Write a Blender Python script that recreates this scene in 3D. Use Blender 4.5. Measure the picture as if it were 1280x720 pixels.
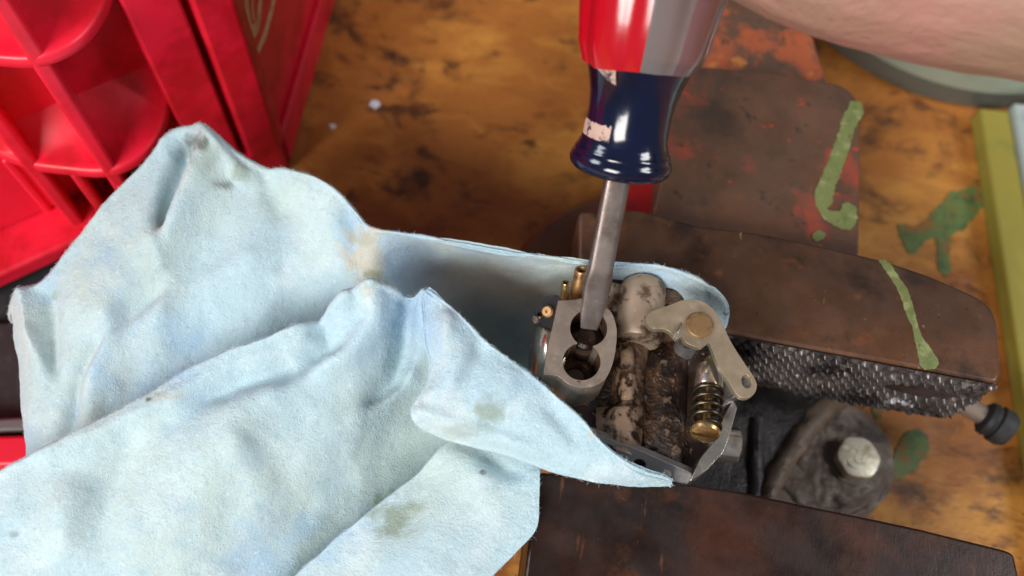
import bpy, bmesh, math, random
import numpy as np
from mathutils import Vector, Matrix, noise
random.seed(7); np.random.seed(7)
for o in list(bpy.data.objects): bpy.data.objects.remove(o)
SC = bpy.context.scene
COL = SC.collection
S = 0.001                                  # everything below is written in millimetres

# ------------------------------------------------------------------ camera
TILT = math.radians(25); ROLL = math.radians(8); HGT = 235.0; FPX = 1108.5
R0 = Vector((1, 0, 0)); U0 = Vector((0, math.cos(TILT), math.sin(TILT)))
DV = Vector((0, math.sin(TILT), -math.cos(TILT)))
RV = R0*math.cos(ROLL)+U0*math.sin(ROLL); UV = -R0*math.sin(ROLL)+U0*math.cos(ROLL)
CP = Vector((0, 0, HGT))
cam = bpy.data.cameras.new('camera'); cam.sensor_width = 36; cam.lens = 36*FPX/1280
cam.clip_start = 0.005; cam.clip_end = 30
cam.dof.use_dof = True; cam.dof.focus_distance = 0.180; cam.dof.aperture_fstop = 10.5
co = bpy.data.objects.new('camera', cam); COL.objects.link(co)
co.matrix_world = Matrix((( RV.x, UV.x, -DV.x, 0), (RV.y, UV.y, -DV.y, 0), (RV.z, UV.z, -DV.z, HGT*S), (0, 0, 0, 1)))
SC.camera = co

# ------------------------------------------------------------------ world and lamps
W = bpy.data.worlds.new('World'); SC.world = W; W.use_nodes = True
bg = W.node_tree.nodes['Background']; bg.inputs[0].default_value = (0.86, 0.90, 1.0, 1); bg.inputs[1].default_value = 0.17
def area(name, loc, target, size, power, color):
    l = bpy.data.lights.new(name, 'AREA'); l.shape = 'RECTANGLE'; l.size, l.size_y = size; l.energy = power; l.color = color
    o = bpy.data.objects.new(name, l); COL.objects.link(o); o.location = Vector(loc)
    o.rotation_euler = (Vector(target)-Vector(loc)).to_track_quat('-Z', 'Y').to_euler()
area('door_light', (-0.42, -0.78, 0.80), (0, .08, .05), (0.6, 0.5), 20, (1.0, 0.97, 0.93))
area('side_light', (0.75, 0.05, 0.70), (0, .08, .05), (0.22, 0.35), 4.0, (0.98, 0.98, 1.0))
area('window_light', (-0.85, 0.25, 0.75), (0, .08, .05), (0.35, 0.35), 4.5, (0.90, 0.95, 1.0))
SC.view_settings.view_transform = 'Standard'; SC.view_settings.look = 'None'
SC.view_settings.exposure = 0.06; SC.view_settings.gamma = 1.0; SC.view_settings.use_curve_mapping = False
SC.render.engine = 'CYCLES'; SC.cycles.use_denoising = True

# ------------------------------------------------------------------ geometry helpers
def at(px, py, z):
    d = DV+RV*((px-640)/FPX)-UV*((py-360)/FPX)
    return CP+d*((z-HGT)/d.z)
def at_plane(px, py, p0, n):
    d = DV+RV*((px-640)/FPX)-UV*((py-360)/FPX)
    return CP+d*((Vector(p0)-CP).dot(n)/d.dot(n))
def proj(v):
    v = v-CP; w = v.dot(DV); return 640+FPX*v.dot(RV)/w, 360-FPX*v.dot(UV)/w
def Pz(pts, z): return [at(x, y, z) for x, y in pts]

class Frame:
    def __init__(s, o, w, u=None):
        s.o = Vector(o); s.w = Vector(w).normalized()
        h = Vector(u) if u is not None else (Vector((1, 0, 0)) if abs(s.w.x) < .9 else Vector((0, 1, 0)))
        s.u = (h-s.w*h.dot(s.w)).normalized(); s.v = s.w.cross(s.u)
    def __call__(s, a, b, c): return s.o+s.u*a+s.v*b+s.w*c
    def loc(s, p): p = Vector(p)-s.o; return (p.dot(s.u), p.dot(s.v))
FZ = Frame((0, 0, 0), (0, 0, 1), (1, 0, 0))

def props(o, label=None, cat=None, group=None, kind=None):
    if label: o['label'] = label
    if cat: o['category'] = cat
    if group: o['group'] = group
    if kind: o['kind'] = kind
    return o
def thing(name, loc, label, cat, group=None):
    o = bpy.data.objects.new(name, None); o.empty_display_size = .01
    o.location = Vector(loc)*S; COL.objects.link(o); return props(o, label, cat, group)
def world_off(p):
    v = Vector((0, 0, 0))
    while p: v += p.location; p = p.parent
    return v
class MB:
    def __init__(s): s.bm = bmesh.new()
    def prism(s, outer, holes=(), w0=0, w1=1, F=FZ, cap0=True):
        """outer/holes are lists of (u,v) in frame F, extruded w0 -> w1 (w1 is the front)"""
        bm = s.bm; loops = [outer]+list(holes); tops = []; edges = []
        for lp in loops:
            vs = [bm.verts.new(F(a[0], a[1], w1)) for a in lp]; tops.append(vs)
            edges += [bm.edges.new((vs[i], vs[(i+1) % len(vs)])) for i in range(len(vs))]
        if len(loops) == 1: faces = [bm.faces.new(tops[0])]
        else: faces = [f for f in bmesh.ops.triangle_fill(bm, use_beauty=True, use_dissolve=False, edges=edges, normal=F.w)['geom'] if isinstance(f, bmesh.types.BMFace)]
        bots = []
        mp = {}
        for vs, lp in zip(tops, loops):
            b = [bm.verts.new(F(a[0], a[1], w0)) for a in lp]; bots.append(b)
            for t, q in zip(vs, b): mp[t] = q
            for i in range(len(vs)):
                j = (i+1) % len(vs); bm.faces.new((vs[i], vs[j], b[j], b[i]))
        if cap0:
            for f in faces: bm.faces.new([mp[v] for v in reversed(f.verts)])
        return s
    def lathe(s, F, prof, seg=40, a0=0, a1=2*math.pi, cap=True):
        bm = s.bm; full = abs(a1-a0-2*math.pi) < 1e-6; n = seg if full else seg+1; rings = []
        for r, w in prof:
            if r < 1e-6: rings.append([bm.verts.new(F(0, 0, w))]*n)
            else: rings.append([bm.verts.new(F(r*math.cos(a0+(a1-a0)*i/seg), r*math.sin(a0+(a1-a0)*i/seg), w)) for i in range(n)])
        for A, B in zip(rings, rings[1:]):
            for i in range(seg):
                j = (i+1) % n; q = []
                for v in (A[i], A[j], B[j], B[i]):
                    if v not in q: q.append(v)
                if len(q) > 2:
                    try: bm.faces.new(q)
                    except ValueError: pass
        if cap and full:
            for rg, pr in ((rings[0], prof[0]), (rings[-1], prof[-1])):
                if pr[0] > 1e-6: bm.faces.new(rg)
        return s
    def tube(s, pts, rad, seg=10, cap=True):
        bm = s.bm; pts = [Vector(p) for p in pts]; n = len(pts)
        rr = rad if isinstance(rad, (list, tuple)) else [rad]*n; rings = []; up = None
        for i, p in enumerate(pts):
            t = (pts[min(i+1, n-1)]-pts[max(i-1, 0)]).normalized()
            if up is None: up = t.orthogonal().normalized()
            up = (up-t*up.dot(t)).normalized(); b = t.cross(up)
            rings.append([bm.verts.new(p+(up*math.cos(k*2*math.pi/seg)+b*math.sin(k*2*math.pi/seg))*rr[i]) for k in range(seg)])
        for A, B in zip(rings, rings[1:]):
            for k in range(seg): bm.faces.new((A[k], A[(k+1) % seg], B[(k+1) % seg], B[k]))
        if cap: bm.faces.new(rings[0]); bm.faces.new(rings[-1])
        return s
    def grid(s, G):
        bm = s.bm; n, m = len(G), len(G[0])
        vs = [[bm.verts.new(G[i][j]) for j in range(m)] for i in range(n)]
        for i in range(n-1):
            for j in range(m-1): bm.faces.new((vs[i][j], vs[i+1][j], vs[i+1][j+1], vs[i][j+1]))
        return s
    def build(s, name, mt, parent=None, loc=None, bevel=0, bseg=2, smooth=35, solid=0, subsurf=0, label=None, cat=None, group=None, kind=None, rough=0, rscale=.2, recalc=True):
        bm = s.bm
        if recalc: bmesh.ops.recalc_face_normals(bm, faces=bm.faces)
        if rough:
            bm.normal_update()
            for v in bm.verts: v.co += v.normal*(noise.fractal(v.co*rscale, .8, 2, 4)*rough)
        off = world_off(parent)
        if loc is None:
            c = Vector((0, 0, 0))
            for v in bm.verts: c += v.co
            c /= max(1, len(bm.verts))
        else: c = Vector(loc)
        for v in bm.verts: v.co = (v.co-c)*S
        me = bpy.data.meshes.new(name); bm.to_mesh(me); bm.free()
        for p in me.polygons: p.use_smooth = True
        if smooth: me.set_sharp_from_angle(angle=math.radians(smooth))
        me.materials.append(mt)
        o = bpy.data.objects.new(name, me); COL.objects.link(o)
        o.parent = parent; o.location = c*S-off
        if bevel:
            b = o.modifiers.new('bevel', 'BEVEL'); b.width = bevel*S; b.segments = bseg; b.limit_method = 'ANGLE'; b.angle_limit = math.radians(38)
        if subsurf:
            b = o.modifiers.new('sub', 'SUBSURF'); b.levels = b.render_levels = subsurf
        if solid:
            b = o.modifiers.new('solid', 'SOLIDIFY'); b.thickness = solid*S; b.offset = -1
        return props(o, label, cat, group, kind)
def spline(pts, k=6, closed=False):
    P = [Vector(p) for p in pts]; n = len(P); out = []
    for i in range(n if closed else n-1):
        g = lambda j: P[j % n] if closed else P[max(0, min(n-1, j))]
        a, b, c, d = g(i-1), g(i), g(i+1), g(i+2)
        for q in range(k):
            t = q/k
            out.append(.5*((2*b)+(c-a)*t+(2*a-5*b+4*c-d)*t*t+(3*b-a-3*c+d)*t**3))
    if not closed: out.append(P[-1])
    return out
def circle(c, r, n=32, ry=None, a0=0): return [(c[0]+r*math.cos(a0+2*math.pi*i/n), c[1]+(ry or r)*math.sin(a0+2*math.pi*i/n)) for i in range(n)]
def xy(pts, z): return [(p.x, p.y) for p in Pz(pts, z)]
def roundpoly(pts, r, k=4):
    out = []; n = len(pts)
    for i in range(n):
        p = Vector(pts[i][:2]); a = Vector(pts[i-1][:2]); b = Vector(pts[(i+1) % n][:2])
        da = (a-p); db = (b-p); ra = min(r, da.length*.45); rb = min(r, db.length*.45)
        s0 = p+da.normalized()*ra; s1 = p+db.normalized()*rb
        for q in range(k+1):
            t = q/k; out.append(tuple(s0*(1-t)**2+p*2*t*(1-t)+s1*t*t))
    return out

# ------------------------------------------------------------------ materials
def material(name, base, rough=.5, metal=0., dist=0., layers=(), bumps=(), rvar=None, coat=0, sheen=0, trans=0, ior=1.5, stretch=None, sss=0, spec=None, attr=()):
    """layers: (colour, noise scale per mm, lo, hi, detail, stretch) mixed over the base; bumps: (scale, strength, distance mm, stretch)"""
    m = bpy.data.materials.new(name); m.use_nodes = True; nt = m.node_tree; N = nt.nodes; L = nt.links
    b = N['Principled BSDF']; tc = N.new('ShaderNodeTexCoord')
    geo = N.new('ShaderNodeNewGeometry')
    def coords(st):
        mp = N.new('ShaderNodeMapping'); L.new(geo.outputs['Position'], mp.inputs[0])
        st = st or (1, 1, 1); mp.inputs['Scale'].default_value = tuple(1000*q for q in st[:3])
        if len(st) > 3: mp.inputs['Rotation'].default_value = (0, 0, st[3])
        return mp.outputs[0]
    def nz(scale, detail, st, rg=.6, seed=0.):
        t = N.new('ShaderNodeTexNoise'); t.noise_dimensions = '4D'; t.inputs['W'].default_value = seed; t.inputs['Scale'].default_value = scale; t.inputs['Detail'].default_value = detail; t.inputs['Roughness'].default_value = rg; t.inputs['Distortion'].default_value = dist
        L.new(coords(st), t.inputs['Vector']); return t.outputs['Fac']
    rgb = N.new('ShaderNodeRGB'); rgb.outputs[0].default_value = (*base, 1); cur = rgb.outputs[0]
    for i, ly in enumerate(layers):
        c, sc, lo, hi = ly[:4]; det = ly[4] if len(ly) > 4 else 5; st = ly[5] if len(ly) > 5 else stretch
        mr = N.new('ShaderNodeMapRange'); mr.interpolation_type = 'SMOOTHSTEP'; mr.inputs[1].default_value = lo; mr.inputs[2].default_value = hi
        L.new(nz(sc, det, st, .62, i*3.7), mr.inputs[0])
        mx = N.new('ShaderNodeMix'); mx.data_type = 'RGBA'; L.new(mr.outputs[0], mx.inputs[0]); L.new(cur, mx.inputs[6]); mx.inputs[7].default_value = (*c, 1); cur = mx.outputs[2]
    for an, c in attr:
        at_ = N.new('ShaderNodeAttribute'); at_.attribute_name = an
        mx = N.new('ShaderNodeMix'); mx.data_type = 'RGBA'; L.new(at_.outputs['Fac'], mx.inputs[0]); L.new(cur, mx.inputs[6]); mx.inputs[7].default_value = (*c, 1); cur = mx.outputs[2]
    L.new(cur, b.inputs['Base Color'])
    if rvar:
        mr = N.new('ShaderNodeMapRange'); mr.inputs[1].default_value = .35; mr.inputs[2].default_value = .65; mr.inputs[3].default_value = rvar[1]; mr.inputs[4].default_value = rvar[2]
        L.new(nz(rvar[0], 5, stretch, .6, 9), mr.inputs[0]); L.new(mr.outputs[0], b.inputs['Roughness'])
    else: b.inputs['Roughness'].default_value = rough
    b.inputs['Metallic'].default_value = metal; b.inputs['Coat Weight'].default_value = coat; b.inputs['Coat Roughness'].default_value = .12
    b.inputs['Sheen Weight'].default_value = sheen; b.inputs['Sheen Roughness'].default_value = .6
    b.inputs['Transmission Weight'].default_value = trans; b.inputs['IOR'].default_value = ior
    if spec is not None: b.inputs['Specular IOR Level'].default_value = spec
    if sss: b.inputs['Subsurface Weight'].default_value = sss; b.inputs['Subsurface Radius'].default_value = (.004, .0015, .0008); b.inputs['Subsurface Scale'].default_value = 1
    prev = None
    for bp in bumps:
        sc, stg, dist = bp[:3]; st = bp[3] if len(bp) > 3 else stretch
        bu = N.new('ShaderNodeBump'); bu.inputs['Strength'].default_value = stg; bu.inputs['Distance'].default_value = dist*S
        L.new(nz(sc, 6, st, .65, sc), bu.inputs['Height'])
        if prev: L.new(prev, bu.inputs['Normal'])
        prev = bu.outputs[0]
    if prev: L.new(prev, b.inputs['Normal'])
    return m
M = {}
M['wood'] = material('bench_wood', (.375, .132, .023), rvar=(.05, .34, .6), dist=.5, layers=[
    ((.56, .25, .045), .018, .47, .62, 7, (1, 1.6, 1, .35)), ((.24, .075, .015), .024, .48, .66, 9, (1, 1.3, 1, .5)),
    ((.46, .185, .033), .06, .52, .68, 9, (1, 1.7, 1, .3)), ((.060, .024, .010), .034, .54, .68, 9), ((.10, .035, .012), .08, .53, .68, 9, (.8, 1.5, 1, .3)), ((.06, .024, .011), .3, .61, .72, 7, (.6, 2.2, 1, .3)), ((.48, .28, .10), .5, .66, .75, 5, (.6, 2.5, 1, .3)), ((.03, .016, .01), .8, .68, .73, 4)],
    bumps=[(.06, .6, 1.4), (.5, .6, .5, (.5, 2.5, 1, .3))], spec=.4)
M['brown_steel'] = material('brown_patina_steel', (.072, .034, .019), metal=.3, rvar=(.12, .30, .52), layers=[
    ((.115, .050, .024), .035, .45, .62, 8), ((.026, .014, .010), .06, .48, .66, 9), ((.15, .055, .024), .16, .60, .74, 9), ((.34, .17, .07), .6, .66, .74, 5), ((.36, .20, .08), .14, .66, .71, 6, (2.5, .5, 1, .2)), ((.03, .02, .015), .6, .62, .7, 4)],
    bumps=[(.25, .25, .3), (1.6, .22, .08)], spec=.5)
M['worn_red'] = material('worn_red_paint_over_iron', (.082, .040, .023), metal=.1, rvar=(.12, .4, .65), layers=[
    ((.12, .055, .028), .04, .45, .65, 8), ((.045, .028, .018), .05, .5, .66, 9), ((.22, .040, .020), .06, .54, .66, 10), ((.36, .04, .02), .22, .62, .68, 10, (1, 1.6, 1)), ((.035, .022, .016), .2, .6, .7, 6), ((.4, .25, .12), .6, .71, .76, 4)],
    bumps=[(.2, .3, .4), (1.4, .25, .08)])
M['rust_red'] = material('rusty_orange_red_paint', (.11, .055, .032), layers=[
    ((.36, .085, .03), .09, .48, .60, 9), ((.5, .17, .04), .16, .60, .68, 8), ((.05, .03, .02), .2, .58, .7, 6)], rvar=(.12, .45, .7), bumps=[(.3, .4, .4)])
M['red_enamel'] = material('red_vise_enamel', (.36, .008, .008), rough=.4, layers=[((.2, .01, .01), .1, .5, .7)])
M['front_jaw'] = material('dark_oily_steel', (.018, .008, .0055), metal=.3, rvar=(.12, .25, .5), layers=[
    ((.055, .017, .008), .035, .45, .65, 8), ((.009, .006, .005), .05, .5, .68, 8), ((.13, .045, .018), .12, .61, .72, 9, (2.2, .5, 1, -.12)), ((.10, .032, .012), .05, .58, .70, 9), ((.32, .16, .08), .7, .72, .77, 4)],
    bumps=[(.2, .3, .3), (1.2, .3, .1, (2.2, .5, 1, -.12))], spec=.5)
M['knurl'] = material('knurled_jaw_steel', (.10, .085, .08), metal=.7, rvar=(.2, .28, .5), layers=[
    ((.02, .017, .018), .09, .48, .62, 6), ((.26, .22, .20), .3, .54, .66, 6), ((.62, .62, .66), .13, .61, .69, 8), ((.09, .045, .03), .15, .6, .7, 4)], bumps=[(1.2, .3, .12)])
M['grease'] = material('greasy_black_iron', (.034, .029, .030), metal=.2, rvar=(.2, .3, .6), layers=[
    ((.06, .052, .050), .06, .5, .66, 7), ((.008, .007, .008), .1, .5, .65, 6), ((.16, .14, .14), .35, .68, .74, 6), ((.5, .5, .55), .5, .755, .78, 4)], bumps=[(.35, .6, .8), (1.4, .4, .25)])
M['lug'] = material('grimy_brown_iron', (.13, .092, .066), layers=[
    ((.22, .165, .125), .06, .45, .6, 6), ((.03, .021, .016), .09, .52, .66, 7), ((.18, .08, .035), .25, .62, .70, 6), ((.4, .38, .38), .5, .72, .76, 4)], rvar=(.2, .4, .7), bumps=[(.3, .5, .8), (1.2, .3, .2)])
M['bolt'] = material('zinc_plated_bolt', (.72, .66, .50), metal=.2, rvar=(.3, .35, .6), layers=[((.45, .38, .24), .25, .5, .7, 6), ((.80, .76, .64), .2, .55, .7, 4)], bumps=[(.8, .3, .15)])
M['green_paint'] = material('green_paint', (.135, .155, .050), rough=.42, layers=[((.085, .12, .035), .3, .5, .7), ((.22, .235, .10), .4, .52, .68), ((.08, .05, .03), .45, .60, .67, 8), ((.35, .36, .26), .8, .68, .74)], bumps=[(.5, .4, .25)])
M['green_paint_dark'] = material('green_paint_on_wood', (.12, .17, .045), rough=.6, layers=[((.06, .10, .03), .2, .45, .65, 7), ((.24, .11, .025), .16, .50, .58, 9), ((.05, .03, .012), .4, .6, .68, 7)], bumps=[(.5, .4, .2)])
M['olive'] = material('olive_painted_board', (.25, .205, .032), rough=.5, layers=[
    ((.34, .28, .06), .05, .5, .68, 6, (1, .3, 1)), ((.17, .17, .035), .07, .55, .7, 6), ((.45, .43, .25), .4, .66, .74, 6), ((.12, .09, .03), .3, .68, .74, 6)], bumps=[(.4, .35, .3)])
M['pale_metal'] = material('pale_grey_metal', (.42, .47, .46), rough=.4, metal=.3, layers=[((.3, .35, .33), .1, .5, .7)])
M['tin'] = material('painted_tin', (.30, .34, .27), rough=.42, metal=.2, layers=[((.24, .28, .22), .06, .45, .65)], bumps=[(.3, .15, .2)])
M['tin_dark'] = material('tin_lower_band', (.15, .16, .135), rough=.4, metal=.4, layers=[((.10, .11, .09), .06, .45, .65)])
M['cloth'] = material('blue_shop_cloth', (.425, .575, .635), rough=.95, sheen=.2, spec=.1, layers=[
    ((.485, .59, .57), .020, .42, .60, 6), ((.34, .50, .655), .028, .48, .64, 6), ((.56, .66, .69), .08, .50, .72, 8), ((.345, .49, .545), .6, .52, .76, 7, (1, 1.5, 1, .7)), ((.60, .72, .765), 1.1, .56, .76, 5), ((.30, .43, .48), 2.0, .60, .76, 4)],
    bumps=[(.8, .6, .5), (2.6, 1, .32), (5, .6, .15)], attr=[('beige', (.52, .46, .34)), ('green', (.165, .185, .085)), ('dark', (.05, .048, .03))])
M['red_plastic'] = material('glossy_red_plastic', (.72, .010, .036), rough=.4, coat=.0, spec=.5, layers=[((.50, .006, .016), .05, .45, .65, 4)], bumps=[(.25, .12, .3)], rvar=(.2, .32, .48))
M['cream_print'] = material('cream_gold_print', (.75, .50, .26), rough=.5, layers=[((.42, .22, .1), .3, .5, .7)])
M['black'] = material('black_rubber', (.014, .014, .016), rough=.62, layers=[((.03, .03, .033), .15, .5, .7)], bumps=[(.5, .2, .2)])
M['grey_plastic'] = material('grey_plastic', (.12, .11, .11), rough=.5, layers=[((.05, .045, .045), .05, .5, .6)])
M['cast'] = material('grimy_cast_zinc', (.36, .27, .195), metal=.55, rvar=(.3, .45, .65), layers=[
    ((.36, .26, .18), .10, .45, .65, 6), ((.13, .078, .045), .15, .525, .60, 9), ((.04, .022, .014), .22, .57, .62, 9), ((.50, .40, .30), .5, .60, .74, 5), ((.07, .038, .022), .07, .53, .60, 9)], bumps=[(.5, .3, .2), (2.4, .25, .08)])
M['cast_dirty'] = material('oil_caked_casting', (.11, .060, .034), metal=.25, rvar=(.25, .28, .6), layers=[
    ((.21, .135, .088), .09, .585, .63, 9), ((.035, .017, .009), .14, .47, .55, 9), ((.012, .007, .005), .2, .55, .62, 8), ((.22, .07, .028), .5, .64, .72, 6), ((.30, .2, .13), .7, .68, .72, 5)], bumps=[(.35, .9, 1.0), (1.6, .7, .35)])
M['tower'] = material('machined_zinc', (.46, .37, .30), metal=.8, rvar=(.4, .30, .46), layers=[((.44, .34, .26), .2, .45, .65, 6), ((.64, .55, .47), .4, .55, .72, 5), ((.2, .13, .08), .6, .66, .72, 7)], bumps=[(1.2, .25, .08)])
M['tower_side'] = M['tower']
M['gunk'] = material('thick_dark_oil_sludge', (.024, .012, .007), spec=.3, rvar=(.3, .22, .5), layers=[
    ((.065, .032, .017), .16, .50, .64, 9), ((.008, .004, .003), .12, .48, .6, 8), ((.22, .12, .07), .45, .63, .70, 7), ((.26, .09, .04), .7, .68, .73, 5)], bumps=[(.5, .5, .4), (1.8, .5, .2)], attr=[('bare', (.215, .14, .092))])
M['grime'] = material('brown_sludge', (.035, .018, .010), rvar=(.3, .2, .5), layers=[((.11, .055, .028), .22, .5, .62, 7), ((.01, .006, .005), .3, .5, .65, 6)], bumps=[(.5, .6, .5), (2, .5, .2)])
M['lever'] = material('nickel_lever', (.42, .34, .235), metal=.7, rvar=(.3, .34, .5), layers=[((.34, .27, .18), .15, .45, .65, 6), ((.50, .42, .31), .3, .55, .72), ((.10, .06, .035), .42, .665, .70, 8, (.5, 2, 1, .7))], bumps=[(.9, .3, .1), (3, .2, .06)])
M['bronze'] = material('bronze_pin', (.25, .15, .065), metal=.55, rough=.5, layers=[((.16, .09, .04), .3, .5, .65, 6), ((.36, .23, .11), .5, .58, .7)], bumps=[(1.2, .3, .12)])
M['brass'] = material('brass', (.55, .38, .17), metal=.95, rvar=(.5, .16, .35), layers=[((.42, .24, .07), .4, .5, .65, 6)], bumps=[(1.5, .2, .06)])
M['old_brass'] = material('dull_brass', (.42, .24, .11), metal=.85, rvar=(.5, .3, .5), layers=[((.2, .11, .05), .35, .5, .65, 6)], bumps=[(1.5, .3, .08)])
M['nickel'] = material('bright_nickel', (.66, .61, .53), metal=.95, rvar=(.4, .14, .3), layers=[((.48, .42, .34), .3, .5, .7, 5), ((.12, .08, .05), .6, .68, .71, 6)], bumps=[(1.2, .15, .06)])
M['spring'] = material('dark_brassy_spring', (.09, .072, .045), metal=.9, rough=.28, layers=[((.06, .045, .03), .4, .45, .6, 6)])
M['dark_steel'] = material('dark_plate_steel', (.30, .28, .27), metal=.7, rvar=(.4, .25, .45), layers=[((.05, .04, .035), .2, .5, .66, 7), ((.30, .29, .29), .3, .6, .72)], bumps=[(1, .25, .1)])
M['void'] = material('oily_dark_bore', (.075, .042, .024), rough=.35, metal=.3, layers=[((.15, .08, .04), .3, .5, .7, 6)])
M['shaft'] = material('worn_screwdriver_steel', (.20, .165, .15), metal=.8, rvar=(.3, .34, .5), layers=[((.15, .115, .10), .15, .45, .65, 6), ((.27, .24, .225), .4, .58, .7, 5), ((.12, .08, .06), .5, .66, .72, 6)], bumps=[(.9, .25, .08), (3, .2, .05)])
M['handle_blue'] = material('dark_blue_acetate', (.0025, .005, .022), rough=.14, coat=.2, layers=[((.002, .002, .007), .07, .45, .65, 4), ((.10, .085, .085), .25, .66, .74, 7)], bumps=[(.15, .15, .4)])
M['handle_red'] = material('red_acetate', (.36, .003, .010), rough=.18, coat=.3, bumps=[(.12, .12, .4)])
M['handle_clear'] = material('smoky_clear_acetate', (.80, .72, .70), rough=.16, trans=.85, ior=1.45, coat=.3, bumps=[(.1, .1, .4)])
M['handle_pink'] = material('clear_acetate_painted_reflection', (.50, .30, .33), rough=.16, trans=.8, ior=1.45, coat=.3, bumps=[(.1, .1, .4)])  # reflected red of the grip put into the base colour of clear acetate
M['print'] = material('worn_pale_print', (.46, .31, .25), rough=.5, layers=[((.02, .02, .04), .45, .52, .60, 8), ((.25, .17, .16), .5, .55, .65, 6)])
M['skin'] = material('skin', (.30, .185, .125), rough=.55, sss=.15, layers=[((.36, .175, .14), .03, .45, .65, 4), ((.30, .18, .11), .05, .5, .7, 4), ((.40, .27, .20), .06, .55, .75, 4)], bumps=[(.10, .6, 2.0, (.6, 2.5, 1, .3)), (.6, .5, .5)])
M['chip'] = material('pale_chip', (.72, .72, .76), rough=.4)

# ------------------------------------------------------------------ the bench
mb = MB(); n = 60
G = [[Vector((-900+1800*i/n, -700+1800*j/n, 0)) for j in range(n+1)] for i in range(n+1)]
mb.grid(G)
bench = mb.build('bench_top', M['wood'], loc=(0, 0, 0), kind='structure', label='stained orange brown plywood bench top', recalc=False)

def blob(name, pts_px, z, thick, mt, parent, label=None, jitter=.5, rs=.5, k=9, bevel=.05, cat=None, zfun=None):
    P = spline([(*a, 0) for a in pts_px], k, closed=True)
    out = []
    for p in P:
        q = at(p.x, p.y, z); d = noise.noise_vector(Vector((q.x, q.y, 3))*rs)*jitter
        d2 = noise.noise_vector(Vector((q.x, q.y, 9))*rs*3.5)*jitter*.45; out.append((q.x+d.x+d2.x, q.y+d.y+d2.y))
    mb = MB(); mb.prism(out, (), z-.15, z+thick)
    return mb.build(name, mt, parent, bevel=bevel, label=label, cat=cat)
blob('paint_splash', [(1165, 262), (1195, 240), (1222, 235), (1228, 262), (1205, 285), (1188, 300), (1184, 345), (1172, 340), (1170, 300), (1140, 318), (1128, 300), (1126, 280), (1150, 282)], 0, .3, M['green_paint_dark'], bench, 'dull green paint splash soaked into the bench', 1.8, .25, bevel=0)
blob('paint_splash', [(1128, 545), (1152, 536), (1162, 560), (1150, 585), (1128, 600), (1112, 598), (1118, 570)], 0, .3, M['green_paint_dark'], bench, 'dark green paint spot beside the bolt', 1.6, .25, bevel=0)
blob('paint_splash', [(1090, 505), (1104, 506), (1104, 518), (1092, 520)], 0, .3, M['green_paint_dark'], bench, 'small green spot below the knurled jaw', 1.2, .3)

# ------------------------------------------------------------------ the vise
vise = thing('bench_vise', at(1000, 420, 0), 'brown steel bench vise with open knurled jaws gripping the carburetor', 'vise')
ZJ = 60.0
# round swivel base and the sliding beam
c0 = at(806, 395, 16)
rad = (at(652, 305, 16)-c0).length
mb = MB(); mb.lathe(Frame((c0.x, c0.y, 0), (0, 0, 1)), [(rad-1, 0.2), (rad, 2), (rad, 14), (rad-2, 16), (rad-13, 16.3), (rad-15, 15), (0, 15)], 96, cap=False)
mb.build('swivel_base', material('oily_red_brown_iron', (.13, .052, .022), layers=[((.20, .075, .026), .03, .45, .65, 6), ((.06, .026, .014), .08, .52, .68, 7), ((.28, .04, .02), .2, .64, .72, 7)], rvar=(.1, .3, .55), bumps=[(.3, .3, .3)]), vise)
bp = xy([(700, 470), (900, 470), (1000, 478), (1048, 492), (1030, 520), (960, 625), (940, 700), (700, 700)], 24)
mb = MB(); mb.prism(bp, (), 0.5, 24)
mb.build('slide_beam', M['grease'], vise, bevel=1.2, rough=.5, rscale=.3)
# ridge that runs down the side of the beam
def ridge(px, z, h, w, mt, name, r=.8):
    P = spline([at(a, b, z) for a, b in px], 8)
    mb = MB(); n = len(P); G = []
    for i, p in enumerate(P):
        t = (P[min(i+1, n-1)]-P[max(i-1, 0)]).normalized(); sd = Vector((t.y, -t.x, 0))
        G.append([p+sd*(w*math.cos(a))+Vector((0, 0, h*math.sin(a)-.3)) for a in [math.pi*q/8 for q in range(9)]])
    mb.grid(G); return mb.build(name, mt, vise, rough=r, rscale=.25)
ridge([(1052, 494), (1020, 522), (990, 560), (966, 600), (948, 640)], 23, 4, 2.7, M['lug'], 'beam_rib')
ridge([(946, 524), (944, 560), (944, 600), (942, 640)], 23.4, 2.6, 2.2, M['grease'], 'beam_rib', .4)
# lug with a bolt
lp = roundpoly(xy([(990, 520), (1040, 496), (1085, 510), (1116, 545), (1124, 590), (1108, 630), (1060, 652), (1000, 660), (950, 650), (940, 560)], 8), 9, 5)
mb = MB(); mb.prism(lp, (), .3, 8)
mb.build('bolt_lug', M['lug'], vise, bevel=2.0, bseg=3, rough=.7, rscale=.2)
mb = MB(); G = []
for i in range(91):
    row = []
    for j in range(71):
        p = at(930+210*i/90, 500+165*j/70, 8.6); a_, b_ = i/90, j/70; r_ = math.hypot((a_-.5)*2, (b_-.5)*2)
        p.z = 8.5+noise.fractal(p*.10, .8, 2.1, 5)*1.5+noise.noise(p*.6)*.18-45*max(0, r_-.62+.12*noise.noise(p*.1))**1.4; row.append(p)
    G.append(row)
mb.grid(G); mb.build('caked_grime', M['lug'], vise, smooth=0)
bc = at(1076, 570, 14)
mb = MB(); mb.lathe(Frame((bc.x, bc.y, 8), (0, 0, 1)), [(6.6, .1), (6.8, .5), (6.6, 1.2), (3, 1.3)], 40)
mb.build('washer', M['lug'], vise, rough=.15, rscale=.6)
mb = MB(); FB = Frame((bc.x, bc.y, 9.4), (0, 0, 1), (math.cos(.05), math.sin(.05), 0)); hexa = []
rings = []
for rr, w in ((6.3, 0), (6.35, 2.8), (5.5, 3.5), (4.7, 3.8), (0, 3.9)):
    rings.append((rr, w))
bm = mb.bm; V = []
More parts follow.
